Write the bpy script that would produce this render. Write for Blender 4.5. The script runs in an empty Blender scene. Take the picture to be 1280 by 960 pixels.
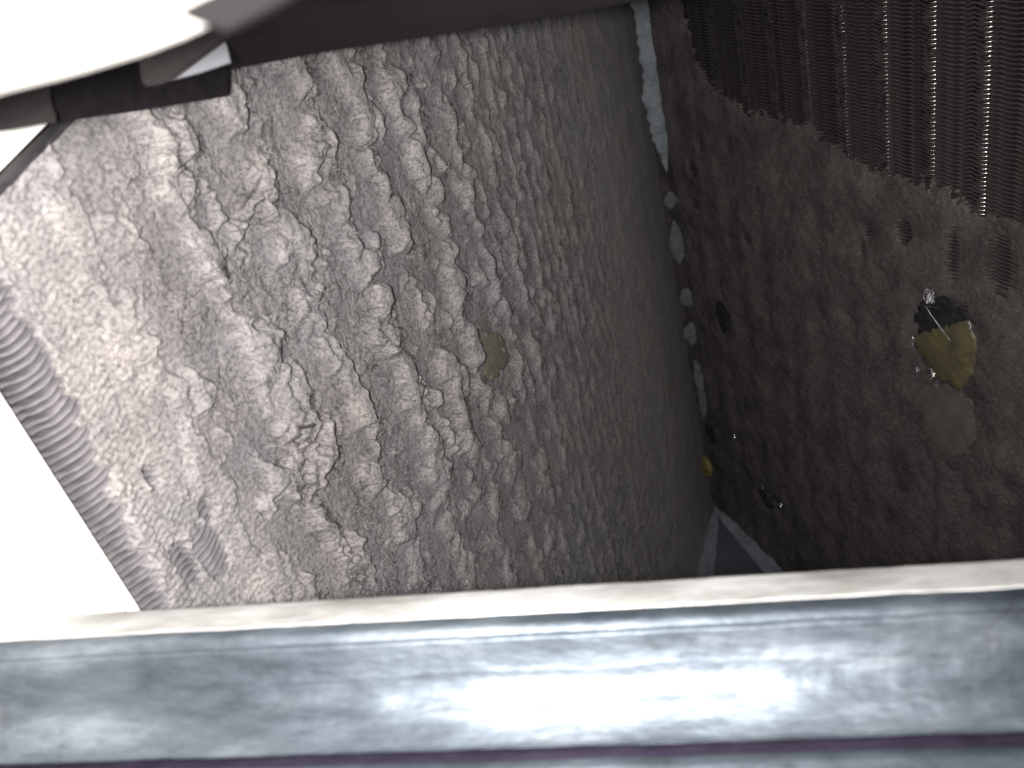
import bpy, math, random
import numpy as np
from mathutils import Vector

# ------------------------------------------------------------------ camera, world, light, exposure
S = bpy.context.scene
F = 1108.0                                    # focal length of the phone camera in pixels of a 1280 px wide picture
cam_d = bpy.data.cameras.new('camera'); cam = bpy.data.objects.new('camera', cam_d)
S.collection.objects.link(cam); S.camera = cam
cam.location = (0, 0, 0); cam.rotation_euler = (math.radians(90), 0, 0)
cam_d.sensor_width = 36; cam_d.lens = 36 * F / 1280
cam_d.clip_start = 0.004; cam_d.clip_end = 20
cam_d.dof.use_dof = True; cam_d.dof.focus_distance = 0.25; cam_d.dof.aperture_fstop = 31
w = bpy.data.worlds.new('World'); S.world = w; w.use_nodes = True
w.node_tree.nodes['Background'].inputs[0].default_value = (0.80, 0.86, 1.0, 1)
w.node_tree.nodes['Background'].inputs[1].default_value = 0.035
ld = bpy.data.lights.new('phone_flash', 'SPOT'); lo = bpy.data.objects.new('phone_flash', ld)
S.collection.objects.link(lo)
ld.energy = 2.65; ld.color = (1.0, 0.965, 0.955); ld.shadow_soft_size = 0.0035
ld.spot_size = math.radians(150); ld.spot_blend = 1.0
lo.location = (-0.011, 0.0, 0.0)
lo.rotation_euler = Vector((-0.16, 1.0, 0.06)).to_track_quat('-Z', 'Y').to_euler()
S.view_settings.view_transform = 'Standard'; S.view_settings.look = 'None'
S.view_settings.gamma = 1; S.view_settings.exposure = 0.0
random.seed(4); rng = np.random.default_rng(7)

# ------------------------------------------------------------------ frame of the coil (two slabs meeting in a V)
def dr(u, v): return np.array([(u - 640) / F, 1.0, (480 - v) / F])
def at(u, v, D): return dr(u, v) * D
def unit(x): return x / np.linalg.norm(x)
d = unit(dr(1163, 2288))                      # along the tubes, away from the viewer
P1 = 0.6 * dr(890, 625)                       # where the seam meets the end plate
def leg(du, dv):
    x, _, z = P1 / P1[1]
    q = unit(np.cross(np.array([dv, -x * dv - z * du, du]), d))
    return -q if q[1] > 0 else q
A = leg(-15, 75); B = leg(70, 72)             # up the left slab, up the right slab (both away from the seam)
NL = np.cross(A, d); NL *= np.sign(-P1 @ NL)
NR = np.cross(B, d); NR *= np.sign(-P1 @ NR)
FIN = 0.00133                                 # fin spacing
ROW = 0.0212                                  # tube spacing
OUT = 0.3884                                  # slab width, seam to outer edge
def st(u, v, ax, n):
    r = dr(u, v); D = (P1 @ n) / (r @ n); p = D * r - P1
    return p @ ax, p @ d
def end_t(s): return -0.3834 + 0.25 * (s - 0.3585)   # near end of the left slab

# ------------------------------------------------------------------ noise
_perm = rng.permutation(4096)
rng.random(4096)
_ang = rng.random(4096) * 6.28318; _gx = np.cos(_ang).astype(np.float32); _gy = np.sin(_ang).astype(np.float32)
def pn(x, y, seed=0):
    x = np.asarray(x, dtype=np.float64) + seed * 17.31; y = np.asarray(y, dtype=np.float64) + seed * 9.77
    xi = np.floor(x).astype(np.int64); yi = np.floor(y).astype(np.int64)
    fx = (x - xi); fy = (y - yi)
    def g(i, j, a, b):
        h = _perm[(_perm[i & 4095] + j) & 4095]
        return _gx[h] * a + _gy[h] * b
    uu = fx * fx * fx * (fx * (fx * 6 - 15) + 10); vv = fy * fy * fy * (fy * (fy * 6 - 15) + 10)
    n00 = g(xi, yi, fx, fy); n10 = g(xi + 1, yi, fx - 1, fy)
    n01 = g(xi, yi + 1, fx, fy - 1); n11 = g(xi + 1, yi + 1, fx - 1, fy - 1)
    return (n00 + uu * (n10 - n00)) * (1 - vv) + (n01 + uu * (n11 - n01)) * vv
def bill(x, y, seed=0): return np.abs(pn(x, y, seed)) * 2.4
def smooth(x, a, b):
    q = np.clip((x - a) / (b - a), 0, 1); return q * q * (3 - 2 * q)

# wavy edge of a fin (offset along the tubes, in metres)
def fin_wave(s):
    ph = (s / ROW) % 1.0
    tri = np.abs(((s / (ROW / 4)) % 1.0) * 2 - 1) * 2 - 1
    flat = smooth(np.abs(ph - 0.5), 0.30, 0.42)
    return 0.00046 * tri * (1 - flat) + 0.0003 * flat

# bare patches of the left slab, in mm (s, t, radius s, radius t)
def left_bare(s, t):
    Sm, Tm = s * 1000, t * 1000
    e = 380.2 + 3.6 * smooth(Tm, -356, -314) + 2.6 * pn(Sm / 9, Tm / 3.2, 3) + 0.9 * pn(Sm / 3, Tm / 1.2, 4)
    m = Sm - e
    for (cs, ct, rs, rt) in ((377.5, -313.5, 2.2, 4.2), (371.8, -311, 2.6, 5.0), (368.5, -318, 1.4, 2.4), (375, -330.5, 1.2, 2)):
        q = 1 - np.hypot((Sm - cs) / rs, (Tm - ct) / rt) + 0.5 * pn(Sm / 2, Tm / 1.5, 8)
        m = np.maximum(m, q * 1.5)
    return m

def domes(x, y, seed, prob, rmin, rmax, power=0.5):
    """union of rounded lumps, one jittered candidate per unit cell; returns 0..1"""
    xi = np.floor(x).astype(np.int64); yi = np.floor(y).astype(np.int64); best = np.zeros_like(x)
    for i in (-1, 0, 1):
        for j in (-1, 0, 1):
            cx = xi + i; cy = yi + j
            h = _perm[(_perm[(cx + 31 * seed) & 4095] + cy + 7 * seed) & 4095]
            r1 = (h & 63) / 63.0; r2 = ((h >> 6) & 63) / 63.0; h2 = _perm[(h + 1234) & 4095]
            r3 = (h2 & 63) / 63.0; r4 = ((h2 >> 6) & 63) / 63.0
            rr = (rmin + (rmax - rmin) * r3) * (r4 < prob)
            q = 1 - ((x - cx - r1) ** 2 + (y - cy - r2) ** 2) / (rr * rr + 1e-9)
            best = np.maximum(best, np.maximum(q, 0) ** power * rr / rmax)
    return best

def lint_height(s, t, parts=False):
    Sm, Tm = s * 1000, t * 1000
    r1 = pn(Sm / 1.7, Tm / 2.0, 6); r2 = pn(Sm / 0.75, Tm / 0.85, 7); r0 = pn(Sm / 4.0, Tm / 5.0, 2)
    wx = 3.6 * pn(Sm / 26, Tm / 34, 1) + 1.9 * r0 + 0.6 * r1 + 0.22 * r2
    wy = 3.0 * pn(Sm / 18, Tm / 20, 5) + 1.8 * pn(Sm / 4.4, Tm / 4.4, 3) + 0.9 * pn(Sm / 1.8, Tm / 1.6, 8) + 0.3 * pn(Sm / .8, Tm / .8, 4)
    X = Sm + wx; Y = Tm + wy
    big = smooth(Sm, 60, 240) * (1 - 0.62 * smooth(Sm, 345, 372))
    env = 0.20 + 1.15 * big ** 1.3
    env *= 1 - 0.55 * smooth(Tm + 0.25 * (Sm - 250), -272, -236)
    env *= 1 + 0.35 * pn(Sm / 30, Tm / 26, 23)
    ph = X / 21.2 + 0.17; p = ph - np.floor(ph)
    saw = 0.5 + 0.5 * np.cos(6.28318 * (p - 0.36 - 0.07 * np.sin(6.28318 * p)))
    p2 = X / 9.2 + 0.35 + 0.5 * pn(Sm / 20, Tm / 25, 9)
    saw2 = 0.5 + 0.5 * np.cos(6.28318 * p2)
    along = 0.5 + 1.0 * np.clip(pn(X / 13, Y / 15, 10) + 0.35, 0, 1)
    D1 = domes(X / 12.5, Y / 15.0, 3, 0.80, 0.34, 0.66, 1.0)
    D2 = domes(X / 5.6, Y / 7.0, 5, 0.80, 0.32, 0.64, 0.9)
    D2b = domes(X / 4.6 + 3.3, Y / 5.2 + 7.7, 6, 0.75, 0.32, 0.64, 0.9)
    D3 = domes(X / 2.6, Y / 3.1, 7, 0.8, 0.30, 0.62, 0.85)
    D4 = domes(X / 1.35, Y / 1.5, 9, 0.85, 0.32, 0.62, 0.85)
    rough = smooth(pn(Sm / 9, Tm / 13, 20), -0.15, 0.2) * (1 - 0.5 * smooth(D1, 0.35, 0.7))
    rough = np.clip(rough + 0.25, 0, 1)
    fl = 0.5 * r1 + 0.42 * r2 + 0.34 * pn(Sm / 0.42, Tm / 0.5, 15)
    cw = smooth(Sm, 195, 275)
    q_ = (0.28 + 0.32 * cw) * (saw - 0.52) + (0.45 - 0.29 * cw) * (saw2 - 0.5) + cw * 0.95 * pn(X / 8.0, Y / 12.0, 21) + (1 - cw) * 0.9 * pn(X / 4.2, Y / 7.5, 24) + 0.55 * pn(X / 3.4, Y / 4.2, 22) + 0.45 * cw * (D1 - 0.35) + 0.30 * (D2 - 0.4) + 0.22 * r1 + 0.10 * r2
    P = smooth(q_, -0.14, 0.26)
    h = env * ((0.7 + 0.55 * cw) * P * (0.6 + 0.5 * along) + (0.3 + 0.25 * cw) * saw + 0.95 * cw * D1 * P + 0.65 * D2 * (0.35 + 0.65 * P) + 0.50 * D2b * (0.4 + 0.6 * P)
               + (0.42 * D3 * (0.5 + 0.5 * P) + 0.20 * D4) * (1 - 0.5 * smooth(Sm, 342, 366))) + 0.42 * fl * (1 - 0.6 * smooth(Sm, 342, 366)) * (0.20 + 0.9 * (1 - P)) * (0.3 + env)
    pits = smooth(pn(X / 2.6, Y / 3.0, 30), 0.28, 0.42) * (1 - P)
    h -= env * 0.22 * pits
    # fins reading through where the mat is thin
    thin = np.maximum(smooth(Sm, 345, 366), 0.7 * smooth(Tm + 0.9 * (Sm - 350), -322, -300) * smooth(Sm, 290, 330)) + 0.2 * (1 - smooth(Sm, 60, 140))
    rip = np.cos(6.28318 * (t - fin_wave(s) * 1.15 - 0.00035 * pn(Sm / 5, Tm / 4, 40) - 0.00015 * r1) / FIN)
    h += thin * (0.13 + 0.14 * pn(Sm / 4, Tm / 4, 41)) * rip
    # near the seam only fine lengthwise grooves
    near = 1 - smooth(Sm, 90, 200)
    h += near * (0.35 * pn(Sm / 4.6, Tm / 16, 42) + 0.26 * pn(Sm / 2.2, Tm / 5, 43) + 0.16 * np.cos(6.28318 * Sm / 5.3 + 2 * pn(Sm / 30, Tm / 30, 44)) + 0.3 * D3)
    h += 0.35
    bare = smooth(left_bare(s, t), -0.6, 0.7)
    h = h * (1 - bare) - 4.6 * bare
    g = np.hypot((Sm - 252) / 8, (Tm + 279) / 11)
    h = h * (0.5 + 0.5 * smooth(g, 0.6, 1.25))
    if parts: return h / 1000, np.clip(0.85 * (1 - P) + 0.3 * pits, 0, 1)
    return h / 1000

right_edge = [(700, -300), (845, -60), (860, 30), (875, 90), (905, 125), (935, 143), (1010, 160), (1045, 190), (1075, 205), (1110, 222), (1170, 236), (1215, 262), (1290, 292), (1420, 320), (1700, 360)]
RE = np.array([st(u, v, B, NR) for u, v in right_edge])
RE = RE[np.argsort(RE[:, 0])]
def right_bare(s, t):
    Sm, Tm = s * 1000, t * 1000
    e = np.interp(s, RE[:, 0], RE[:, 1]) * 1000
    m = e - Tm + 4.5 * pn(Sm / 12, Tm / 9, 51) + 4.0 * pn(Sm / 3.6, Tm / 4, 52) + 4.2 * pn(Sm / 1.3, Tm / 1.7, 53) + 2.0 * pn(Sm / .6, Tm / .7, 54) - 1.5
    for (u, v, rs, rt) in ((1130, 290, 3.2, 4.2), (1190, 320, 2.4, 8), (1085, 290, 1.6, 3), (1078, 312, 1.4, 3), (1250, 330, 5, 9), (906, 396, 2.6, 4.5), (933, 297, 2.6, 3.0), (866, 212, 3.5, 4.5), (868, 255, 3.5, 3), (1170, 400, 7, 7), (1165, 462, 4, 4.5), (1195, 395, 6, 5), (968, 628, 8, 4.5)):
        cs, ct = st(u, v, B, NR)
        q = 1 - np.hypot((Sm - cs * 1000) / rs, (Tm - ct * 1000) / rt) + 0.55 * pn(Sm / 2.4, Tm / 2.1, 55)
        m = np.maximum(m, q * 3)
    return m
def film_height(s, t):
    Sm, Tm = s * 1000, t * 1000
    X = Sm + 1.5 * pn(Sm / 9, Tm / 9, 61); Y = Tm + 0.55 * X
    h = 0.4 + 0.5 * bill(X / 9, Y / 13, 62) + 0.25 * domes(X / 4.4, Y / 2.9, 17, 0.8, 0.3, 0.6) + 0.28 * domes(X / 2.2, Y / 1.4, 19, 0.8, 0.3, 0.6) + 0.45 * pn(X / 1.3, Y / 0.7, 64) + 0.2 * pn(X / 0.6, Y / 0.5, 65)
    h += 0.35 * np.cos(6.28318 * Sm / 21.2 + pn(Sm / 20, Tm / 20, 66))
    m = right_bare(s, t)
    h += (0.12 + 0.22 * smooth(m, -14, -1) + 0.12 * np.clip(pn(Sm / 9, Tm / 9, 67) * 2, 0, 1)) * np.cos(6.28318 * (t - fin_wave(s)) / FIN) * smooth(Sm, 60, 120)
    h *= smooth(-m, -1.0, 9.0) * 0.85 + 0.15
    for (u, v, rs, rt) in ((1184, 430, 11, 13), (1185, 525, 10, 15)):
        cs, ct = st(u, v, B, NR)
        h *= 0.12 + 0.88 * smooth(np.hypot((Sm - cs * 1000) / rs, (Tm - ct * 1000) / rt), 0.75, 1.25)
    return (h - 1.6 * smooth(m, -1.4, 0.8)) / 1000

# ------------------------------------------------------------------ helpers
def tag(o, label=None, cat=None, group=None, kind=None):
    if label: o['label'] = label
    if cat: o['category'] = cat
    if group: o['group'] = group
    if kind: o['kind'] = kind
    return o
def link(name, me, mat=None, parent=None):
    o = bpy.data.objects.new(name, me); S.collection.objects.link(o)
    if mat and me is not None and len(me.materials) == 0: me.materials.append(mat)
    if parent: o.parent = parent; 
    return o
def empty(name, loc=(0, 0, 0)):
    o = bpy.data.objects.new(name, None); o.empty_display_size = 0.01; S.collection.objects.link(o); o.location = loc
    return o
def mesh(name, V, Fc, smooth_=True):
    me = bpy.data.meshes.new(name); V = np.asarray(V, dtype=np.float64)
    me.from_pydata([tuple(x) for x in V], [], Fc); me.update()
    if smooth_: me.polygons.foreach_set('use_smooth', [True] * len(me.polygons))
    return me
def quad_mesh(name, V, Q, smooth_=True):
    me = bpy.data.meshes.new(name)
    V = np.ascontiguousarray(V, dtype=np.float32); Q = np.ascontiguousarray(Q, dtype=np.int32)
    me.vertices.add(len(V)); me.vertices.foreach_set('co', V.ravel())
    me.loops.add(Q.size); me.loops.foreach_set('vertex_index', Q.ravel())
    me.polygons.add(len(Q)); k = Q.shape[1]
    me.polygons.foreach_set('loop_start', np.arange(0, Q.size, k, dtype=np.int32))
    me.polygons.foreach_set('loop_total', np.full(len(Q), k, dtype=np.int32))
    if smooth_: me.polygons.foreach_set('use_smooth', np.ones(len(Q), dtype=bool))
    me.update(calc_edges=True); me.validate()
    return me
def grid_quads(ni, nj, keep=None):
    i, j = np.meshgrid(np.arange(ni - 1), np.arange(nj - 1), indexing='ij')
    a_ = (i * nj + j).ravel()
    q = np.stack([a_, a_ + nj, a_ + nj + 1, a_ + 1], 1)
    return q if keep is None else q[keep[q].all(1)]
def slab_pt(s, t, h, ax, n):
    s = np.asarray(s)[..., None]; t = np.asarray(t)[..., None]; h = np.asarray(h)[..., None]
    return P1 + s * ax + t * d + h * n
def prism(name, pts, thick, mat, parent=None, back=None, bev=0.0):
    """flat polygon through 3-D points, given thickness away from the viewer"""
    pts = [np.array(p) for p in pts]; n = len(pts)
    c = sum(pts) / n
    nv = sum((np.cross(pts[i] - c, pts[(i + 1) % n] - c) for i in range(n)))
    nv = unit(nv)
    if nv @ c < 0: nv = -nv
    if back is not None: nv = unit(np.array(back))
    V = pts + [p + nv * thick for p in pts]
    Fc = [list(range(n)), list(range(2 * n - 1, n - 1, -1))] + [[i, (i + 1) % n, n + (i + 1) % n, n + i] for i in range(n)]
    me = mesh(name, V, Fc, False)
    import bmesh
    bm = bmesh.new(); bm.from_mesh(me); bmesh.ops.recalc_face_normals(bm, faces=bm.faces)
    if bev: bmesh.ops.bevel(bm, geom=[e for e in bm.edges], offset=bev, segments=2, affect='EDGES', clamp_overlap=True)
    bm.to_mesh(me); bm.free()
    return link(name, me, mat, parent)

# ------------------------------------------------------------------ materials
def nodes(name):
    m = bpy.data.materials.new(name); m.use_nodes = True
    nt = m.node_tree; bs = nt.nodes['Principled BSDF']
    return m, nt, bs
def N(nt, typ, **kw):
    n = nt.nodes.new(typ)
    for k, v in kw.items():
        if k in n.inputs: n.inputs[k].default_value = v
        else: setattr(n, k, v)
    return n
def coords(nt, scale=(1, 1, 1), rot=(0, 0, 0)):
    tc = N(nt, 'ShaderNodeTexCoord'); mp = N(nt, 'ShaderNodeMapping')
    mp.inputs['Scale'].default_value = scale; mp.inputs['Rotation'].default_value = rot
    nt.links.new(tc.outputs['Object'], mp.inputs['Vector']); return mp.outputs[0]
def ramp(nt, fac, stops):
    r = N(nt, 'ShaderNodeValToRGB'); e = r.color_ramp.elements
    while len(e) < len(stops): e.new(0.5)
    for i, (p, c) in enumerate(stops): e[i].position = p; e[i].color = (*c, 1)
    nt.links.new(fac, r.inputs[0]); return r.outputs[0]
def noise(nt, vec, scale, detail=4, rough=0.6, dist=0.0):
    n = N(nt, 'ShaderNodeTexNoise'); n.inputs['Scale'].default_value = scale; n.inputs['Detail'].default_value = detail
    n.inputs['Roughness'].default_value = rough; n.inputs['Distortion'].default_value = dist
    nt.links.new(vec, n.inputs['Vector']); return n.outputs[0]
def mix(nt, a, b, fac, mode='MIX'):
    m = N(nt, 'ShaderNodeMix', data_type='RGBA', blend_type=mode)
    for k, v in ((0, fac), (6, a), (7, b)):
        if isinstance(v, (int, float)): m.inputs[k].default_value = v
        elif isinstance(v, tuple): m.inputs[k].default_value = (*v, 1)
        else: nt.links.new(v, m.inputs[k])
    return m.outputs[2]
def bump(nt, bs, hgt, strength, dist, prev=None):
    b = N(nt, 'ShaderNodeBump'); b.inputs['Strength'].default_value = strength; b.inputs['Distance'].default_value = dist
    nt.links.new(hgt, b.inputs['Height'])
    if prev is not None: nt.links.new(prev, b.inputs['Normal'])
    nt.links.new(b.outputs[0], bs.inputs['Normal']); return b.outputs[0]

def make_lint():
    m, nt, bs = nodes('grey_lint'); v = coords(nt)
    base = ramp(nt, noise(nt, v, 95, 5, 0.62), [(0.32, (0.32, 0.308, 0.306)), (0.5, (0.40, 0.382, 0.374)), (0.68, (0.47, 0.445, 0.43))])
    tint = ramp(nt, noise(nt, v, 28, 3, 0.5), [(0.38, (0.97, 0.965, 0.975)), (0.62, (1.0, 0.975, 0.94))])
    c = mix(nt, base, tint, 1.0, 'MULTIPLY')
    fine = ramp(nt, noise(nt, v, 1300, 4, 0.75), [(0.38, (0.45, 0.43, 0.44)), (0.5, (1.0, 1.0, 1.0)), (0.63, (1.32, 1.31, 1.30))])
    c = mix(nt, c, fine, 0.9, 'MULTIPLY')
    # dark specks of soot and threads
    sp = ramp(nt, noise(nt, v, 620, 4, 0.85, 2.0), [(0.34, (0.36, 0.34, 0.36)), (0.42, (1, 1, 1))])
    c = mix(nt, c, sp, 0.8, 'MULTIPLY')
    # glue stain as colour of the mat
    at_ = N(nt, 'ShaderNodeAttribute', attribute_name='stain')
    c = mix(nt, c, (0.17, 0.145, 0.08), at_.outputs['Fac'])
    at2 = N(nt, 'ShaderNodeAttribute', attribute_name='dark_tone')
    c = mix(nt, c, mix(nt, c, (0.60, 0.595, 0.615), 1.0, 'MULTIPLY'), at2.outputs['Fac'])  # multiplied towards a darker, slightly bluish tone
    nt.links.new(c, bs.inputs['Base Color']); bs.inputs['Roughness'].default_value = 0.95
    bs.inputs['Specular IOR Level'].default_value = 0.15
    bs.inputs['Subsurface Weight'].default_value = 0.55; bs.inputs['Subsurface Radius'].default_value = (1.0, 0.92, 0.88); bs.inputs['Subsurface Scale'].default_value = 0.0011
    bs.inputs['Sheen Weight'].default_value = 0.15; bs.inputs['Sheen Roughness'].default_value = 0.6
    p = bump(nt, bs, noise(nt, v, 1100, 6, 0.85, 0.3), 1.0, 0.0004)
    bump(nt, bs, noise(nt, v, 2600, 3, 0.8), 0.9, 0.0002, p)
    return m
def make_film():
    m, nt, bs = nodes('brown_dust_film'); v = coords(nt)
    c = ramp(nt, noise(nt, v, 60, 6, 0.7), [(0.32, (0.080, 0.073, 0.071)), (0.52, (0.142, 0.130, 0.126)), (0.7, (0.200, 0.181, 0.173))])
    c2 = ramp(nt, noise(nt, v, 900, 4, 0.8), [(0.35, (0.5, 0.5, 0.5)), (0.65, (1.25, 1.22, 1.2))])
    c = mix(nt, c, c2, 0.8, 'MULTIPLY')
    nt.links.new(c, bs.inputs['Base Color']); bs.inputs['Roughness'].default_value = 0.9; bs.inputs['Specular IOR Level'].default_value = 0.1
    p = bump(nt, bs, noise(nt, v, 500, 6, 0.8), 1.0, 0.0004)
    bump(nt, bs, noise(nt, v, 2000, 3, 0.8), 0.7, 0.00015, p)
    return m
def make_fin(name, c0, c1, metal, rough, spec=0.5):
    m, nt, bs = nodes(name); v = coords(nt)
    n = noise(nt, v, 260, 5, 0.7)
    c = ramp(nt, n, [(0.35, c0), (0.65, c1)]); nt.links.new(c, bs.inputs['Base Color'])
    mt = N(nt, 'ShaderNodeMapRange'); nt.links.new(noise(nt, v, 420, 3, 0.7), mt.inputs[0])
    mt.inputs[1].default_value = 0.45; mt.inputs[2].default_value = 0.62; mt.inputs[3].default_value = 0.0; mt.inputs[4].default_value = metal
    nt.links.new(mt.outputs[0], bs.inputs['Metallic']); bs.inputs['Roughness'].default_value = rough
    bs.inputs['Specular IOR Level'].default_value = spec
    bump(nt, bs, noise(nt, v, 1500, 3, 0.7), 0.4, 0.0001)
    return m
def simple(name, c0, c1, scale=80, rough=0.6, metal=0.0, bstr=0.3, bd=0.0002, spec=0.4, stretch=(1, 1, 1)):
    m, nt, bs = nodes(name); v = coords(nt, stretch)
    n = noise(nt, v, scale, 5, 0.65)
    nt.links.new(ramp(nt, n, [(0.35, c0), (0.65, c1)]), bs.inputs['Base Color'])
    bs.inputs['Roughness'].default_value = rough; bs.inputs['Metallic'].default_value = metal; bs.inputs['Specular IOR Level'].default_value = spec
    bump(nt, bs, noise(nt, v, scale * 6, 4, 0.7), bstr, bd)
    return m
M_lint = make_lint(); M_film = make_film()
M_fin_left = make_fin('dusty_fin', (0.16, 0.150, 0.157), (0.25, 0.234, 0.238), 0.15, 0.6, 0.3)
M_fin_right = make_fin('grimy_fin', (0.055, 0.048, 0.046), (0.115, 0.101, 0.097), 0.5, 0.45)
M_fin_inner = simple('dark_aluminium', (0.045, 0.040, 0.038), (0.10, 0.09, 0.087), 200, 0.5, 0.3)  # fin sides inside the gaps, slightly darker than the front edges
M_tube = simple('aluminium_collar', (0.10, 0.095, 0.09), (0.9, 0.88, 0.87), 300, 0.20, 0.98, 0.15)
M_core = simple('dark_coil_core', (0.02, 0.018, 0.018), (0.04, 0.036, 0.034), 100, 0.9)
M_caulk = simple('pale_blue_caulk', (0.18, 0.205, 0.225), (0.30, 0.33, 0.352), 160, 0.55, 0, 0.8, 0.0004)
M_caulk_dim = simple('dusty_caulk', (0.19, 0.205, 0.228), (0.30, 0.322, 0.355), 160, 0.7, 0, 0.8, 0.0004)
M_dab = simple('grimy_caulk', (0.11, 0.117, 0.126), (0.19, 0.20, 0.213), 260, 0.75, 0, 0.9, 0.0005)
M_end = simple('end_plate_grey', (0.085, 0.098, 0.115), (0.12, 0.135, 0.155), 60, 0.65)
M_cream = simple('cream_enamel', (0.90, 0.885, 0.83), (0.93, 0.915, 0.87), 30, 0.45, 0, 0.05)
M_white = simple('white_board', (0.11, 0.106, 0.097), (0.13, 0.126, 0.117), 40, 0.7, 0, 0.1)
M_black = simple('black_sheet', (0.027, 0.022, 0.028), (0.036, 0.030, 0.037), 60, 0.85, 0, 0.2, 0.0002, 0.12)
M_brown = simple('brown_grey_sheet', (0.034, 0.029, 0.029), (0.046, 0.040, 0.040), 60, 0.85, 0, 0.2, 0.0002, 0.12)
M_strip = simple('strip_black', (0.013, 0.0115, 0.0145), (0.021, 0.018, 0.022), 400, 0.95, 0, 0.8, 0.0004, 0.1)
M_tagm = simple('pale_tag', (0.24, 0.24, 0.265), (0.32, 0.32, 0.345), 120, 0.6)
M_yellow = simple('yellow_glue', (0.105, 0.094, 0.056), (0.185, 0.160, 0.080), 120, 0.42, 0, 0.5, 0.0004, 0.5)
M_darkfilm = simple('dark_film', (0.018, 0.018, 0.022), (0.065, 0.062, 0.07), 330, 0.5, 0.2, 1.0, 0.0008)
M_residue = simple('brown_residue', (0.115, 0.098, 0.088), (0.17, 0.145, 0.132), 150, 0.7, 0, 0.6, 0.0003, 0.3)
M_foil = simple('torn_foil', (0.7, 0.7, 0.72), (0.92, 0.92, 0.93), 300, 0.22, 1.0, 1.0, 0.0005)
M_blackchip = simple('black_chip', (0.018, 0.017, 0.018), (0.05, 0.047, 0.048), 260, 0.65, 0, 0.6, 0.0003, 0.4)
M_fibd = simple('dark_fibre', (0.06, 0.05, 0.05), (0.12, 0.105, 0.10), 90, 0.7)
M_fibl = simple('pale_fibre', (0.40, 0.38, 0.37), (0.56, 0.535, 0.51), 90, 0.7)
M_purple = simple('purple_film', (0.010, 0.008, 0.015), (0.020, 0.016, 0.028), 120, 0.8, 0.0, 0.3, 0.0002, 0.1, (1, 4, 4))

# ------------------------------------------------------------------ the coil
coil = empty('evaporator_coil', tuple(P1))
def under(o): o.parent = coil; o.matrix_parent_inverse = coil.matrix_basis.inverted(); return o
tag(coil, 'dirty finned cooling coil, two slabs meeting in a deep V, clogged with grey lint', 'cooling coil')
coil.location = tuple(P1)
def sub(name, me, mat, parent):
    o = link(name, me, mat); o.parent = parent
    return o
bpy.context.view_layer.update()
slabs = []
for (ax, n, s0, t0, lab) in ((A, NL, 0.0, None, 'left slab buried under thick pale lint'), (B, NR, 0.0, -0.46, 'right slab in shade with bare fins at its top')):
    # the slab's body: a block behind the fins
    V = []
    for s in (0.0, OUT):
        for tt in (0, 1):
            for h in (-0.012, -0.028):
                t = 0.0 if tt else (end_t(s) if t0 is None else t0)
                V.append(P1 + s * ax + t * d + h * n)
    Fc = [[0, 1, 3, 2], [4, 6, 7, 5], [0, 4, 5, 1], [2, 3, 7, 6], [0, 2, 6, 4], [1, 5, 7, 3]]
    o = link('coil_slab', mesh('coil_slab', np.array(V) - P1, Fc, False), M_core); o.parent = coil
    o['label'] = lab; slabs.append(o)
L_slab, R_slab = slabs

# fins: folded sheets with wavy leading edge, variants of mesh shared between copies
def fin_mesh(name, sa, sb, ax, n, step, depth, jit, seed, thick=0.00052):
    s = np.arange(sa, sb + 1e-9, step)
    wv = fin_wave(s) + jit * (pn(s * 1000 / 4, s * 0 + seed * 3.7, 70) + 0.6 * pn(s * 1000 / 30, s * 0 + seed * 5.1, 71))
    dep = 0.0003 * pn(s * 1000 / 7, s * 0 + seed * 2.3, 72)
    rows = []
    for (h, off) in ((-depth, -0.0001), (-0.00035, -thick / 2), (0, 0), (-0.00035, thick / 2), (-depth, 0.0001)):
        k = 1.0 if h > -depth / 2 else 0.8
        rows.append(s[:, None] * ax + (wv * k + off)[:, None] * d + (h + dep)[:, None] * n)
    V = np.stack(rows, 1).reshape(-1, 3)
    me = quad_mesh(name, V, grid_quads(len(s), 5))
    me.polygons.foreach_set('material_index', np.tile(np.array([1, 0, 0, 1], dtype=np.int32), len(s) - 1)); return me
def dusty_fin_mesh(name, seed):
    s = np.arange(0.366, OUT + 1e-9, 0.0004); u = (s - 0.372) / 0.010
    wv = 0.00048 * np.sin(6.28318 * u + 0.5) + 0.00045 * pn(s * 1000 / 3, s * 0 + seed * 3.7, 70)
    dep = 0.0004 * pn(s * 1000 / 4, s * 0 + seed * 2.3, 72) - 0.0002 + 0.0003 * np.sin(6.28318 * u + 2.0)
    rows = []
    th = 0.00034 * (1 + 0.3 * pn(s * 1000 / 2, s * 0 + seed, 73))
    for (h, o_) in ((-0.006, -1), (-0.0009, -1), (-0.0003, -0.75), (0, -0.25), (0, 0.25), (-0.0003, 0.75), (-0.0009, 1), (-0.006, 1)):
        rows.append(s[:, None] * A + (wv + th * o_)[:, None] * d + (h + dep)[:, None] * NL)
    return quad_mesh(name, np.stack(rows, 1).reshape(-1, 3), grid_quads(len(s), 8))
var = [dusty_fin_mesh('fin', k) for k in range(8)]
for me in var: me.materials.append(M_fin_left)
nl = int((0.384 - 0.290) / FIN)
for i in range(nl):
    t = -0.290 - i * FIN
    me = var[rng.integers(8)]
    if t < end_t(0.372) + 0.001: break
    o = bpy.data.objects.new('fin', me); S.collection.objects.link(o); o.parent = L_slab
    o.location = tuple(t * d + rng.normal(0, 0.00007) * d)
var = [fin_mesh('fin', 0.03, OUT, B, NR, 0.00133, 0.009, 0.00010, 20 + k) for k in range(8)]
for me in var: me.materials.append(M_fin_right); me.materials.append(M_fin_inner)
nr = 0; t = -0.455
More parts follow.
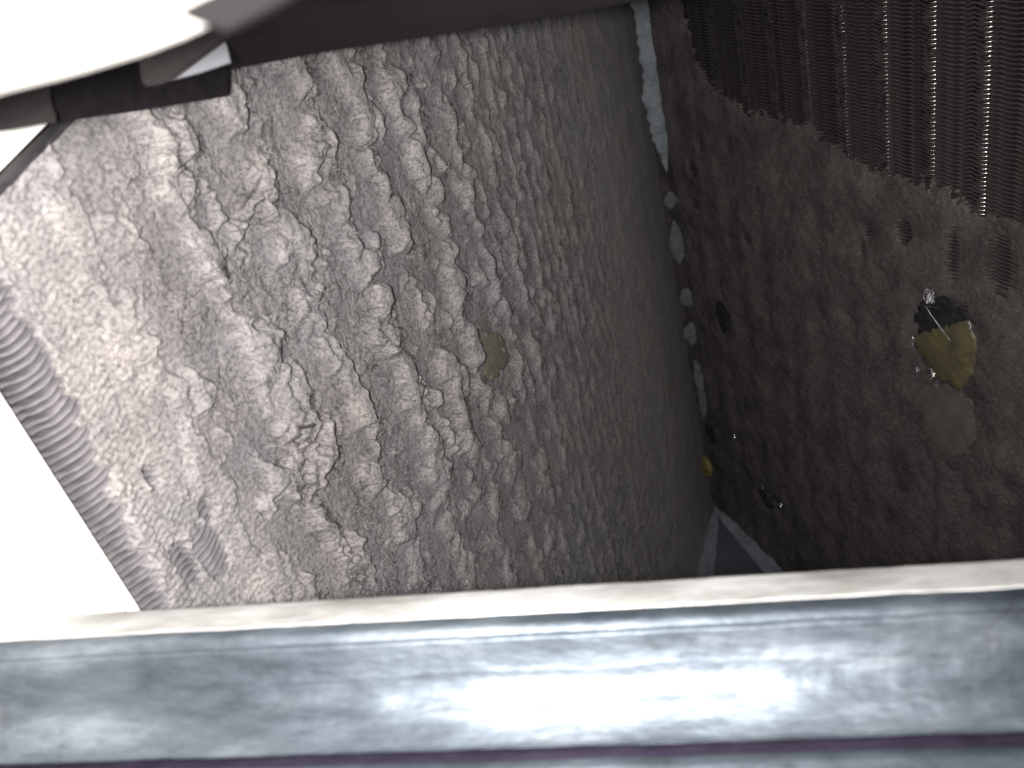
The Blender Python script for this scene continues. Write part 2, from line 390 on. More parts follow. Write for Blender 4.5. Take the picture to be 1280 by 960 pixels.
while t < -0.205:
    o = bpy.data.objects.new('fin', var[rng.integers(8)]); S.collection.objects.link(o); o.parent = R_slab
    o.location = tuple(t * d + rng.normal(0, 0.00005) * d); t += FIN; nr += 1
# tubes through the right slab, seen between the fins
def tube_mesh(r, t0, t1, ax, n, seg=20):
    ts = np.arange(t0, t1, FIN / 8); th = np.linspace(0, 2 * math.pi, seg + 1)
    rr = r + 0.00030 * np.cos(6.28318 * (ts - t0) / FIN - 2.26) + 0.00012 * pn(ts * 900, ts * 0, 300)
    V = (rr[:, None] * np.cos(th)[None])[..., None] * ax + (rr[:, None] * np.sin(th)[None])[..., None] * n + ts[:, None, None] * d
    me = quad_mesh('tube', V.reshape(-1, 3), grid_quads(len(ts), seg + 1)); return me
tm = tube_mesh(0.0037, -0.46, -0.20, B, NR); tm.materials.append(M_tube)
k = 2
while k * ROW < OUT - 0.008:
    o = bpy.data.objects.new('tube', tm); S.collection.objects.link(o); o.parent = R_slab
    o.location = tuple((k * ROW + 0.010) * B - 0.0040 * NR); k += 1

# end plate closing the V at the far end, with a caulked lip along each leg
def loc_prism(name, pts, thick, mat, back, bev=0.0):
    return prism(name, pts, thick, mat, None, back, bev)
ep = prism('end_plate', [P1 - 0.01 * (A + B) + 0.002 * d, P1 + 0.16 * A + 0.002 * d, P1 + 0.16 * B + 0.002 * d], 0.0015, M_end, None, d)
ep.parent = coil; ep.matrix_parent_inverse = coil.matrix_basis.inverted() if False else ep.matrix_parent_inverse
ep.location = tuple(-P1)

def ribbon(name, pts, wid, hgt, mat, seed=0, n_along=None, flat=(1, 0, 0), up=None, rag=0.25, seg=10, taper=0.12):
    """a raised bead following 3-D points; wid half width, hgt height towards the viewer, ragged sides"""
    pts = np.array(pts); L = np.r_[0, np.cumsum(np.linalg.norm(np.diff(pts, axis=0), axis=1))]
    m = n_along or 60; q = np.linspace(0, L[-1], m)
    C = np.stack([np.interp(q, L, pts[:, i]) for i in range(3)], 1); W = np.interp(q, L, wid)
    T = np.gradient(C, axis=0); T /= np.linalg.norm(T, axis=1)[:, None]
    U = -C / np.linalg.norm(C, axis=1)[:, None] if up is None else np.tile(unit(np.array(up)), (m, 1))
    X = np.cross(T, U); X /= np.linalg.norm(X, axis=1)[:, None]
    endt = np.clip(np.minimum(q, L[-1] - q) / (taper * L[-1] + 1e-9), 0, 1) ** 0.5
    V = []
    for j in range(seg + 1):
        a_ = math.pi * j / seg; c = math.cos(a_); sn = math.sin(a_)
        r = 1 + rag * 0.4 * pn(q * 900, np.full(m, j * 0.5), 80 + seed) + rag * 1.3 * pn(q * (260 if c > 0 else 110), np.full(m, 3.3 if c > 0 else 9.4), 90 + seed)
        V.append(C + X * (W * endt * c * r)[:, None] + U * (hgt * sn ** 0.6 * (0.25 + 0.75 * endt) * (1 + 0.5 * pn(q * 500, np.full(m, j * 0.7), 95 + seed)))[:, None])
    for j in range(1):
        V.append(C - U * hgt * 0.6)
    nj = len(V); V = np.stack(V, 1).reshape(-1, 3)
    Q = []
    for i in range(m - 1):
        for j in range(nj):
            j2 = (j + 1) % nj
            Q.append([i * nj + j, i * nj + j2, (i + 1) * nj + j2, (i + 1) * nj + j])
    Fc = Q + [list(range(nj)), list(range((m - 1) * nj, m * nj))[::-1]]
    me = mesh(name, V, Fc); return link(name, me, mat)
def seam_D(v):       # depth of the seam at picture row v
    z = (480 - v) / F
    t = (z * P1[1] - P1[2]) / (d[2] - z * d[1]); return P1[1] + t * d[1]
def seam_pts(rows, lift): return [at(u, v, seam_D(v) - lift) for u, v in rows]
def into_coil(o, lab=None):
    o.parent = coil; o.location = tuple(-P1)
    if lab: o['label'] = lab
    return o
into_coil(ribbon('caulk_bead', [P1 + 0.007 * A - 0.001 * d + 0.004 * NL, P1 + 0.09 * A - 0.001 * d + 0.006 * NL, P1 + 0.15 * A - 0.001 * d + 0.006 * NL], [0.0030, 0.0062, 0.0075], 0.0022, M_caulk_dim, 5), 'short grey-blue bead down the left leg of the end plate')
into_coil(ribbon('caulk_bead', [P1 + 0.010 * B - 0.001 * d + 0.003 * NR, P1 + 0.09 * B - 0.001 * d + 0.004 * NR, P1 + 0.15 * B - 0.001 * d + 0.004 * NR], [0.0030, 0.0060, 0.0070], 0.0022, M_caulk_dim, 6), 'grey-blue bead down the right leg of the end plate')
into_coil(ribbon('caulk_bead', seam_pts([(786, -130), (795, -40), (803, 20), (812, 80), (817, 125), (824, 165), (830, 195), (834, 216)], 0.017), [0.0046, 0.0046, 0.0045, 0.0043, 0.0050, 0.0045, 0.0030, 0.0020], 0.0022, M_caulk, 1, 160, rag=0.35), 'long pale blue caulk bead at the top of the seam')
into_coil(ribbon('caulk_bead', seam_pts([(838, 239), (838, 250), (839, 262)], 0.019), [0.0034, 0.0040, 0.0032], 0.0022, M_dab, 2, 40, rag=0.2, taper=0.45), 'small round dab of pale caulk')
into_coil(ribbon('caulk_bead', seam_pts([(842, 275), (847, 300), (850, 330)], 0.018), [0.0026, 0.0048, 0.0046], 0.0016, M_dab, 3, 60, rag=0.35, taper=0.4), None)
into_coil(ribbon('caulk_bead', seam_pts([(857, 360), (859, 373), (862, 384)], 0.018), [0.0042, 0.0052, 0.0040], 0.0018, M_dab, 4, 40, rag=0.3, taper=0.45), None)
into_coil(ribbon('caulk_bead', seam_pts([(864, 402), (863, 418), (866, 432)], 0.017), [0.0034, 0.0046, 0.0034], 0.0016, M_dab, 7, 40, rag=0.3, taper=0.4), None)
into_coil(ribbon('caulk_bead', seam_pts([(869, 450), (875, 470), (880, 495), (880, 522)], 0.017), [0.0026, 0.0036, 0.0038, 0.0034], 0.0020, M_dab, 8, 60, rag=0.35, taper=0.25), 'short curved bead low on the seam')

# raw outer edge of the left slab: thin bent trim and the dark end strip at its near corner
tt = np.linspace(end_t(OUT), -0.2, 260)
je = 0.00022 * pn(tt * 700, tt * 0, 100) + 0.0001 * pn(tt * 2600, tt * 0, 101)
rows = []
for (so, ho) in ((0.0002, -0.006), (0.0002, -0.0006), (0.0007, -0.0002), (0.0013, -0.0008), (0.0013, -0.006)):
    rows.append(slab_pt(OUT + so + je, tt, np.full_like(tt, ho) + je, A, NL))
V = np.stack(rows, 1).reshape(-1, 3)
into_coil(link('edge_trim', quad_mesh('edge_trim', V, grid_quads(len(tt), 5)), M_cream), 'thin whitish trim along the outer edge of the left slab')
ss = np.linspace(0.20, OUT + 0.001, 120)
te = end_t(ss) + 0.0005 + 0.0009 * smooth(ss, 0.372, 0.389) + 0.00025 * pn(ss * 400, ss * 0, 103)
rows = []
for (to, ho) in ((0.0, -0.001), (0.0, 0.0016), (-0.0003, 0.0020), (-0.0008, 0.0014), (-0.0010, -0.001)):
    rows.append(slab_pt(ss, te + to, np.full_like(ss, ho), A, NL))
V = np.stack(rows, 1).reshape(-1, 3)
into_coil(link('end_strip', quad_mesh('end_strip', V, grid_quads(len(ss), 5)), M_blackchip), 'dark curved strip at the near corner of the left slab')

# ------------------------------------------------------------------ lint on the left slab
def t_of_v(s, v, ax):
    z = (480 - v) / F; p = P1 + np.asarray(s)[..., None] * ax
    return (z * p[..., 1] - p[..., 2]) / (d[2] - z * d[1])
foot = (-P1) @ A; hl = (-P1) @ NL
ni, nj = 860, 1000
ang = np.linspace(math.atan((foot - (OUT - 0.0003)) / hl), math.atan((foot + 0.004) / hl), ni)
s = foot - hl * np.tan(ang)
lo_t = np.maximum(t_of_v(s, -140, A), end_t(s)); hi_t = np.minimum(t_of_v(s, 900, A), 0.0)
q = np.linspace(0, 1, nj)
SS = np.repeat(s[:, None], nj, 1); TT = lo_t[:, None] + (hi_t - lo_t)[:, None] * q[None]
H, valley = lint_height(SS, TT, True)
def soften(a, k):
    for ax_ in (0, 1):
        c_ = np.cumsum(np.concatenate([np.repeat(a.take([0], ax_), k + 1, ax_), a, np.repeat(a.take([-1], ax_), k, ax_)], ax_), ax_)
        n_ = a.shape[ax_]; w_ = 2 * k + 1
        a = (c_.take(np.arange(w_, w_ + n_), ax_) - c_.take(np.arange(0, n_), ax_)) / w_
    return a
keepsharp = smooth(SS, 0.372, 0.379)
H = H * keepsharp + (1 - keepsharp) * (0.25 * H + 0.75 * soften(soften(H, 2), 1))
lean = 0.10 * np.maximum(H, 0) + 0.0002 * pn(SS * 700, TT * 700, 77)
V = slab_pt(SS - lean * (SS > 0.01) * (SS < 0.379), TT, H, A, NL).reshape(-1, 3)
me = quad_mesh('lint_mat', V, grid_quads(ni, nj))
g = np.hypot((SS * 1000 - 250.5) / 8.5, (TT * 1000 + 279.5) / 11) - 0.35 * pn(SS * 300, TT * 200, 110)
stain = (1 - smooth(g, 0.5, 1.0)) * 0.5
g2 = 1 - smooth(np.hypot((SS * 1000 - 313) / 3.5, (TT * 1000 + 352) / 4), 0.4, 1.0)
stain = np.maximum(stain, 0.3 * g2)
dx, dt_ = st(838, 480, A, NL)
stain = np.maximum(stain, 0.4 * (1 - smooth(np.hypot((SS - dx) / 0.012, (TT - dt_) / 0.008), 0.4, 1)))
at_ = me.attributes.new('stain', 'FLOAT', 'POINT'); at_.data.foreach_set('value', stain.astype(np.float32).ravel())
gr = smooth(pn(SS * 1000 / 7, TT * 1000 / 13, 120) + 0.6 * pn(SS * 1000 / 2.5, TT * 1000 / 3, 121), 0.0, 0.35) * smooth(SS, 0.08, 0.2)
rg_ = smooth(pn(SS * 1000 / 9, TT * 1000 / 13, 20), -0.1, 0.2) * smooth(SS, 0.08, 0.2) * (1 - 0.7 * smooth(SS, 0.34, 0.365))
gr = np.maximum(0.2 * gr + 0.15 * rg_ + 0.8 * valley * smooth(SS, 0.08, 0.2) * (1 - smooth(SS, 0.35, 0.37)), 1 - smooth(SS, 0.0, 0.10))  # darker between the puffs, in random patches and towards the seam
at_ = me.attributes.new('dark_tone', 'FLOAT', 'POINT'); at_.data.foreach_set('value', gr.astype(np.float32).ravel())
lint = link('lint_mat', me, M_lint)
tag(lint, 'thick lumpy pale grey mat of lint covering the left slab of the coil', 'lint', kind='stuff')

# dust film on the right slab
ni, nj = 560, 680
fr = (-P1) @ B; hr = (-P1) @ NR
ang = np.linspace(math.atan((fr - OUT) / hr), math.atan((fr + 0.004) / hr), ni)
s = fr - hr * np.tan(ang)
lo_t = np.maximum(t_of_v(s, -160, B), -0.45); hi_t = np.minimum(t_of_v(s, 900, B), 0.0)
SS = np.repeat(s[:, None], nj, 1); TT = lo_t[:, None] + (hi_t - lo_t)[:, None] * np.linspace(0, 1, nj)[None]
Hh = film_height(SS, TT); keep = (right_bare(SS, TT) < 0.9).ravel()
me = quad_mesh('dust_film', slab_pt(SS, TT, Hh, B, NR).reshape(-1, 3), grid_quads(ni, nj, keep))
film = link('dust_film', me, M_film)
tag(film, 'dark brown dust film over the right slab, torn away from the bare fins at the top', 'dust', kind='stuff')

# ------------------------------------------------------------------ loose fibres lying on the lint
def fibres(name, n_f, mat, ax, nn, hf, smp, r0, lmin, lmax, seed, lab, lift=0.0001, segs=5):
    rg = np.random.default_rng(seed); s0, t0 = smp(rg, n_f)
    a0 = rg.random(n_f) * 6.2832; ln = lmin + (lmax - lmin) * rg.random(n_f) ** 2.2
    curl = rg.normal(0, 0.22, n_f); cs = [s0]; ct = [t0]; a_ = a0.copy()
    for k in range(segs):
        a_ = a_ + curl + rg.normal(0, 0.25, n_f)
        cs.append(cs[-1] + np.cos(a_) * ln / segs); ct.append(ct[-1] + np.sin(a_) * ln / segs)
    cs = np.stack(cs, 1); ct = np.stack(ct, 1)
    h = hf(cs, ct)
    lean_ = 0.10 * np.maximum(h, 0) if ax is A else 0
    hh = h + lift + (np.sin(np.linspace(0, 3.1416, segs + 1)) ** 1)[None] * (rg.random(n_f) * 0.0009)[:, None]
    C = slab_pt(cs - lean_, ct, hh, ax, nn)
    T = np.gradient(C, axis=1); T /= np.linalg.norm(T, axis=2)[..., None] + 1e-12
    X = np.cross(T, nn); X /= np.linalg.norm(X, axis=2)[..., None] + 1e-12; Y = np.cross(T, X)
    rr = (r0 * (0.6 + 0.8 * rg.random(n_f)))[:, None, None] * np.array([0.3] + [1] * (segs - 1) + [0.3])[None, :, None]
    V = np.stack([C + rr * (math.cos(q_) * X + math.sin(q_) * Y) for q_ in (0, 2.094, 4.189)], 2)   # n, seg+1, 3, 3
    m = segs + 1; base = (np.arange(n_f) * m * 3)[:, None, None]
    i, j = np.meshgrid(np.arange(segs), np.arange(3), indexing='ij'); i = i.ravel()[None]; j = j.ravel()[None]
    b = (np.arange(n_f) * m * 3)[:, None]
    Q = np.stack([b + i * 3 + j, b + i * 3 + (j + 1) % 3, b + (i + 1) * 3 + (j + 1) % 3, b + (i + 1) * 3 + j], 2).reshape(-1, 4)
    o = link(name, quad_mesh(name, V.reshape(-1, 3), Q), mat)
    tag(o, lab, 'lint fibres', kind='stuff'); return o
def smp_left(rg, n):
    s_ = 0.37 - 0.28 * rg.random(n * 3) ** 1.25; lo_ = t_of_v(s_, 20, A); hi_ = t_of_v(s_, 790, A)
    t_ = np.maximum(lo_, end_t(s_) + 0.004) + (np.minimum(hi_, -0.01) - np.maximum(lo_, end_t(s_) + 0.004)) * rg.random(n * 3)
    p = 0.2 + 1.2 * smooth(pn(s_ * 1000 / 8, t_ * 1000 / 12, 20), -0.05, 0.25)
    p *= smooth(s_, 0.06, 0.16) * (1 - 0.8 * smooth(s_, 0.335, 0.365))
    k_ = np.argsort(-(p * (0.3 + rg.random(n * 3))))[:n]; return s_[k_], t_[k_]
def smp_right(rg, n):
    s_ = 0.03 + 0.30 * rg.random(n * 3); t_ = -0.30 + 0.27 * rg.random(n * 3)
    k_ = np.argsort(right_bare(s_, t_) + 4 * rg.random(n * 3))[:n]; return s_[k_], t_[k_]
fibres('lint_fibre', 8000, M_fibd, A, NL, lint_height, smp_left, 0.000042, 0.0012, 0.007, 1, 'fine dark hairs tangled over the grey lint mat')
fibres('lint_fibre', 6500, M_fibl, A, NL, lint_height, smp_left, 0.000042, 0.0010, 0.005, 2, 'short pale fibres fuzzing the grey lint mat')
fibres('dust_fibre', 2500, M_residue, B, NR, film_height, smp_right, 0.00006, 0.001, 0.006, 3, 'short brown fibres on the dark dust film of the right slab')

# ------------------------------------------------------------------ glue patches, chips and flakes
def patch(name, px, ax, n, mat, h0, thick, seed, rough=0.25, cell=None, hf=None):
    """irregular lump of glue or residue lying on a slab, outline given by points on the slab, domed"""
    P = np.array([st(u, v, ax, n) for u, v in px]); c = P.mean(0); m = 72
    th = np.arctan2(P[:, 1] - c[1], P[:, 0] - c[0]); rd = np.hypot(P[:, 1] - c[1], P[:, 0] - c[0]); k_ = np.argsort(th)
    a_ = np.linspace(-math.pi, math.pi, m, endpoint=False)
    R = np.interp(a_, np.r_[th[k_] - 2 * math.pi, th[k_], th[k_] + 2 * math.pi], np.tile(rd[k_], 3))
    R = R * (1 + rough * 0.5 * pn(np.cos(a_) * 3, np.sin(a_) * 3, seed) + rough * 0.4 * pn(np.cos(a_) * 9, np.sin(a_) * 9, seed + 1))
    V = [slab_pt(c[0], c[1], h0 + thick, ax, n)]; rings = [0.2, 0.4, 0.6, 0.8, 0.93, 1.0, 1.0]
    for q_i, q_ in enumerate(rings):
        s_ = c[0] + np.cos(a_) * R * q_; t_ = c[1] + np.sin(a_) * R * q_
        h = h0 + thick * (1 - q_ ** 3) * (1 + 0.9 * q_ * pn(s_ * 400, t_ * 400, seed + 2)) + thick * 0.5 * q_ * pn(s_ * 700, t_ * 700, seed + 3)
        if q_i == 6: h = h0 - 0.003 + 0 * h
        V += list(slab_pt(s_, t_, h, ax, n))
    Fc = [[0, 1 + j, 1 + (j + 1) % m] for j in range(m)]
    for r in range(len(rings) - 1):
        Fc += [[1 + r * m + j, 1 + (r + 1) * m + j, 1 + (r + 1) * m + (j + 1) % m, 1 + r * m + (j + 1) % m] for j in range(m)]
    return link(name, mesh(name, V, Fc), mat)
o = patch('glue_patch', [(1144, 424), (1165, 413), (1190, 405), (1213, 402), (1222, 420), (1218, 445), (1212, 470), (1204, 488), (1190, 482), (1172, 466), (1155, 445)], B, NR, M_yellow, 0.0006, 0.0012, 131, 0.3)
tag(o, 'yellow dried glue patch on the dark right slab, below the crumpled silver foil', 'glue')
o = patch('residue_patch', [(1148, 487), (1175, 484), (1200, 488), (1216, 500), (1220, 530), (1214, 560), (1198, 578), (1178, 570), (1160, 545), (1150, 515)], B, NR, M_residue, 0.00045, 0.0005, 141, 0.3)
tag(o, 'dull brown smooth residue patch directly under the yellow glue', 'residue')
o = patch('black_patch', [(1147, 400), (1152, 380), (1168, 376), (1196, 382), (1212, 396), (1200, 404), (1168, 413), (1150, 416)], B, NR, M_darkfilm, 0.0005, 0.0006, 151, 0.5)
tag(o, 'black torn film patch above the yellow glue on the right slab', 'film')
o = patch('black_flake', [(898, 378), (905, 377), (911, 384), (914, 400), (911, 414), (905, 415), (900, 400)], B, NR, M_blackchip, 0.001, 0.0008, 161)
tag(o, 'narrow black flake stuck upright on the right slab beside the seam', 'flake')
M_flake = simple('bright_yellow_glue', (0.15, 0.13, 0.035), (0.24, 0.205, 0.06), 300, 0.5)
o = patch('yellow_flake', [(882, 568), (888, 567), (896, 580), (897, 588), (889, 587), (882, 578)], B, NR, M_flake, 0.0065, 0.0015, 171)
tag(o, 'tiny yellow flake low on the seam just above the end plate', 'flake')
o = patch('dark_flake', [(886, 530), (893, 530), (903, 548), (900, 551), (890, 542)], B, NR, M_blackchip, 0.003, 0.001, 175)
tag(o, 'small dark flake on the seam above the yellow flake', 'flake')
o = patch('dark_flake', [(950, 611), (955, 611), (964, 622), (973, 633), (968, 634), (957, 625)], B, NR, M_blackchip, 0.0015, 0.001, 179)
tag(o, 'glossy black chip beside the top of the end plate', 'flake')
o = patch('glue_spot', [(598, 424), (612, 418), (628, 430), (634, 445), (622, 462), (604, 466), (596, 450)], A, NL, simple('olive_glue', (0.19, 0.175, 0.125), (0.27, 0.25, 0.195), 420, 0.85, 0, 0.9, 0.0005), 0.0011, 0.0006, 185, 0.5)
tag(o, 'olive brown glue spot in the middle of the grey lint', 'glue')

def crumple(name, u, v, D, size, seed, elong=(0.6, 0.6, 1.0)):
    rg = np.random.default_rng(seed); import bmesh
    bm = bmesh.new(); bmesh.ops.create_icosphere(bm, subdivisions=2, radius=1)
    for vt in bm.verts:
        k_ = 0.55 + 0.75 * rg.random(); vt.co = Vector((vt.co.x * elong[0] * k_ * size, vt.co.y * elong[1] * k_ * size, vt.co.z * elong[2] * k_ * size))
    me = bpy.data.meshes.new(name); bm.to_mesh(me); bm.free(); o = link(name, me, M_foil); o.location = tuple(at(u, v, D)); return o
def r_at(u, v, h=0.002):
    r = dr(u, v); D = ((P1 + h * NR) @ NR) / (r @ NR); return D
o = crumple('foil_scrap', 1162, 371, r_at(1162, 371, 0.003), 0.0026, 3, (0.75, 0.5, 1.1))
tag(o, 'bright crumpled silver foil scrap above the yellow glue', 'foil')
for i, (u, v, sz, el, lab) in enumerate(((1141, 424, 0.0010, (0.5, 0.5, 1.6), 'tiny silver foil sliver at the upper left rim of the yellow glue'),
        (1147, 462, 0.0010, (0.7, 0.5, 1.0), 'tiny silver foil sliver at the lower left rim of the yellow glue'),
        (1212, 408, 0.0009, (0.5, 0.5, 2.0), 'tiny silver foil sliver at the right rim of the yellow glue'),
        (918, 545, 0.0012, (0.5, 0.5, 1.5), 'tiny silver glint beside the seam, above the end plate'),
        (976, 632, 0.0012, (0.5, 0.5, 1.5), 'tiny silver glint at the lower tip of the glossy black chip'),
        (953, 609, 0.0008, (0.5, 0.5, 1.5), 'tiny silver glint at the upper tip of the glossy black chip'))):
    o = crumple('foil_sliver', u, v, r_at(u, v, 0.003), sz, 10 + i, el); tag(o, lab, 'foil', 'tiny silver foil slivers on the right slab')
def thread(name, pxs, ax, n, h, r, mat):
    C = []
    for (u, v) in pxs:
        s_, t_ = st(u, v, ax, n); C.append(slab_pt(s_, t_, h, ax, n))
    return ribbon(name, C, [r] * len(C), r, mat, 3, 40, rag=0.1, seg=5)
o = thread('foil_thread', [(1163, 378), (1172, 392), (1184, 408), (1196, 424)], B, NR, 0.0024, 0.00022, M_foil); tag(o, 'thin shiny thread trailing down from the foil scrap over the glue', 'thread')
o = thread('foil_thread', [(1163, 379), (1175, 380), (1186, 381)], B, NR, 0.003, 0.00015, M_foil); tag(o, 'short thin thread sticking out right from the foil scrap', 'thread')
o = thread('dark_hair', [(262, 270), (272, 254), (283, 240), (292, 224)], A, NL, 0.0062, 0.00010, M_fibd); tag(o, 'single long dark hair curving over the pale upper left lint', 'hair')
o = thread('dark_twig', [(344, 535), (356, 534), (368, 531)], A, NL, 0.0052, 0.00035, M_fibd); tag(o, 'short stiff dark splinter lying on the lint in the lower left', 'splinter')

# ------------------------------------------------------------------ cream cabinet panel behind the coil on the left
pv = [slab_pt(s_, t_, -0.0012, A, NL) for s_, t_ in ((0.30, -0.60), (0.66, -0.60), (0.66, -0.08), (0.3905, -0.08), (0.3905, -0.3762), (0.375, -0.3800), (0.30, -0.3990))]
o = prism('cabinet_panel', pv, 0.001, M_cream, None, -NL)
tag(o, 'overexposed cream metal panel of the cabinet at the left behind the coil', 'panel')

# ------------------------------------------------------------------ dark flange, strip, flap and tag across the top (close to the lens)
fl = empty('top_flange', tuple(at(500, 40, 0.11)))
tag(fl, 'blurred black sheet metal flange running across the top', 'flange')
def fpart(name, px, thick, mat, lab=None, bev=0.0004):
    o = prism(name, [at(u, v, D) for u, v, D in px], thick, mat, None, None, bev)
    o.parent = fl; o.location = tuple(-at(500, 40, 0.11))
    if lab: o['label'] = lab
    return o
fpart('plate', [(262, 92, 0.152), (400, 66, 0.152), (600, 37, 0.152), (800, 2, 0.152), (1000, -45, 0.152), (1000, -300, 0.085), (240, -300, 0.085), (262, -20, 0.1)], 0.0008, M_black)
fpart('dark_strip', [(60, 156, 0.118), (180, 139, 0.132), (286, 121, 0.148), (284, 84, 0.146), (284, 30, 0.141), (60, 60, 0.112)], 0.002, M_strip, 'black strip with a square end')  # near-black strip below the plate, square at its right end
fpart('lip', [(-200, 150, 0.098), (0, 162, 0.108), (76, 155, 0.114), (66, 132, 0.113), (60, 60, 0.11), (-200, 90, 0.09)], 0.0012, M_brown, 'brownish lip at the left end')
fpart('folded_corner', [(172, 78, 0.120), (178, 109, 0.120), (208, 104, 0.120), (290, 44, 0.120), (300, 10, 0.118), (200, 30, 0.118)], 0.0008, M_brown, 'brownish folded corner under the white board')
tg = prism('paper_tag', [at(u, v, D) for u, v, D in ((208, 101, 0.126), (240, 72, 0.126), (276, 44, 0.126), (283, 56, 0.126), (288, 77, 0.126), (250, 90, 0.126))], 0.0005, M_tagm, None, None, 0.0)
tag(tg, 'small pale triangular tag caught between the black strip and the flange', 'tag')
fb = prism('white_board', [at(u, v, D) for u, v, D in ((-260, 200, 0.047), (0, 121, 0.047), (90, 99, 0.047), (180, 72, 0.047), (240, 49, 0.047), (292, 22, 0.047), (340, -8, 0.047), (380, -30, 0.047), (420, -60, 0.047), (420, -260, 0.036), (-260, -260, 0.036))], 0.0012, M_white, None, None, 0.0004)
tag(fb, 'overexposed blurred white board edge close to the lens at top left', 'board')
gf = prism('shaded_flap', [at(u, v, D) for u, v, D in ((216, 14, 0.046), (284, 36, 0.046), (345, 4, 0.046), (440, -50, 0.046), (300, -22, 0.046))], 0.0006, simple('shaded_flap', (0.0025, 0.0021, 0.0022), (0.0033, 0.0028, 0.0029), 80, 0.85, 0, 0.2, 0.0002, 0.12), None, None, 0.0)  # fold of the board; its shade is put into the near-black colour
tag(gf, 'small triangular flap folded under the white board, shade put into its colour', 'flap')

# ------------------------------------------------------------------ galvanised rail along the bottom
def make_galv():
    m, nt, bs = nodes('galvanised_steel'); v = coords(nt, (0.22, 1, 1)); v2 = coords(nt)
    c = ramp(nt, noise(nt, v, 150, 6, 0.7), [(0.3, (0.030, 0.037, 0.045)), (0.5, (0.080, 0.095, 0.110)), (0.72, (0.19, 0.212, 0.232))])
    sp = ramp(nt, noise(nt, v2, 130, 4, 0.7, 1.0), [(0.30, (0.55, 0.50, 0.44)), (0.42, (1, 1, 1))])
    c = mix(nt, c, sp, 0.55, 'MULTIPLY')
    wt = ramp(nt, noise(nt, v, 170, 6, 0.8, 0.5), [(0.60, (0, 0, 0)), (0.82, (0.6, 0.6, 0.6))])
    c = mix(nt, c, (0.16, 0.165, 0.162), wt)
    big = ramp(nt, noise(nt, v, 38, 4, 0.6, 0.6), [(0.36, (0.42, 0.46, 0.50)), (0.62, (1.45, 1.46, 1.46))])
    c = mix(nt, c, big, 1.0, 'MULTIPLY')
    nt.links.new(c, bs.inputs['Base Color'])
    mr = N(nt, 'ShaderNodeMapRange'); nt.links.new(wt, mr.inputs[0]); mr.inputs[3].default_value = 0.62; mr.inputs[4].default_value = 0.45
    nt.links.new(mr.outputs[0], bs.inputs['Metallic'])
    rr = N(nt, 'ShaderNodeMapRange'); nt.links.new(noise(nt, v, 330, 5, 0.7), rr.inputs[0]); rr.inputs[1].default_value = 0.3; rr.inputs[2].default_value = 0.7
    rr.inputs[3].default_value = 0.42; rr.inputs[4].default_value = 0.54
    nt.links.new(rr.outputs[0], bs.inputs['Roughness'])
    p = bump(nt, bs, noise(nt, v, 420, 5, 0.7), 0.5, 0.0003)
    bump(nt, bs, noise(nt, v2, 90, 3, 0.6), 0.4, 0.0008, p)
    return m
M_galv = make_galv()
M_lip = simple('worn_cream_lip', (0.24, 0.235, 0.215), (0.80, 0.80, 0.785), 48, 0.5, 0.1, 0.5, 0.0004, 0.5, (0.5, 1, 1))
rail = empty('galvanised_rail', tuple(at(640, 840, 0.1)))
tag(rail, 'galvanised steel rail crossing the bottom close to the lens, with a bright hot spot', 'rail')
pL = [(0, 774), (0, 786), (0, 802), (0, 812), (0, 826), (0, 870), (0, 920), (0, 950), (0, 956), (0, 960), (0, 964), (0, 969), (0, 1060)]
dL = [.1205, .116, .1115, .1100, .1095, .1092, .1073, .1055, .1048, .1056, .1052, .1048, .100]
pR = [(1280, 699), (1280, 713), (1280, 734), (1280, 748), (1280, 762), (1280, 815), (1280, 875), (1280, 906), (1280, 914), (1280, 918), (1280, 925), (1280, 933), (1280, 1030)]
dR = [.1010, .0975, .0935, .0925, .0920, .0919, .0901, .0889, .0884, .0892, .0889, .0886, .084]
PL = np.array([at(*p, D) for p, D in zip(pL, dL)]); PR = np.array([at(*p, D) for p, D in zip(pR, dR)])
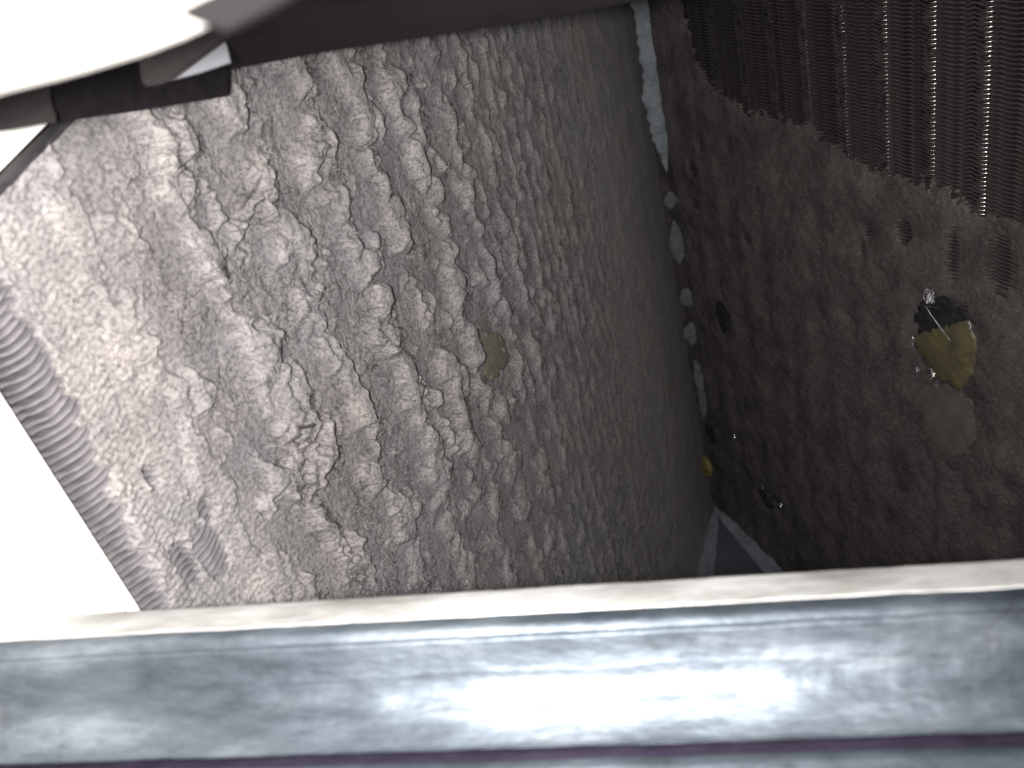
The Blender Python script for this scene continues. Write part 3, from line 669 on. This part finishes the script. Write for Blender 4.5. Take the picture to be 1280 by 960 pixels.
def rail_part(name, i0, i1, mat, lab=None, nseg=240, sub_=5):
    seq = list(range(i0, i1 + 1)); rows = []
    q = np.linspace(-0.35, 1.35, nseg)
    k_ = np.linspace(i0, i1, (i1 - i0) * sub_ + 1)
    prof = []
    for kk in k_:
        a0 = int(min(math.floor(kk), i1 - 1)); f_ = kk - a0
        def cr(Pp):
            a_, b_, c_, d_ = Pp[max(a0 - 1, i0)], Pp[a0], Pp[a0 + 1], Pp[min(a0 + 2, i1)]
            return 0.5 * (2 * b_ + (c_ - a_) * f_ + (2 * a_ - 5 * b_ + 4 * c_ - d_) * f_ ** 2 + (3 * b_ - a_ - 3 * c_ + d_) * f_ ** 3)
        prof.append((cr(PL), cr(PR)))
    for kk, (l_, r_) in zip(k_, prof):
        wob = 0.00010 * pn(q * 14, q * 0 + kk * 0.5, 200) + 0.00006 * pn(q * 60, q * 0 + kk, 201)
        rows.append(l_[None] * (1 - q)[:, None] + r_[None] * q[:, None] + np.stack([0 * q, wob, wob], 1))
    back = [r_ + np.array([0, 0.0012, 0.0000]) - (0 if 1 else 0) for r_ in (rows[-1], rows[0])]
    rows = rows + [back[0] , back[1] + np.array([0, 0.0, -0.0006])]
    V = np.stack(rows, 1).reshape(-1, 3); nj_ = len(rows)
    Q = grid_quads(nseg, nj_)
    cl = np.stack([np.arange(nseg - 1) * nj_ + nj_ - 1, (np.arange(nseg - 1) + 1) * nj_ + nj_ - 1, (np.arange(nseg - 1) + 1) * nj_, np.arange(nseg - 1) * nj_], 1)
    o = link(name, quad_mesh(name, V, np.vstack([Q, cl])), mat); o.parent = rail; o.location = tuple(-at(640, 840, 0.1))
    if lab: o['label'] = lab
    return o
rail_part('lip', 0, 2, M_lip, 'worn cream top lip of the rail')
rail_part('bend', 2, 4, M_galv)
rail_part('face', 4, 8, M_galv, 'scuffed grey-blue face of the rail')
rail_part('film_edge', 8, 11, M_purple, 'narrow purple strip of protective film under the face')
rail_part('lower_face', 11, 12, M_galv)
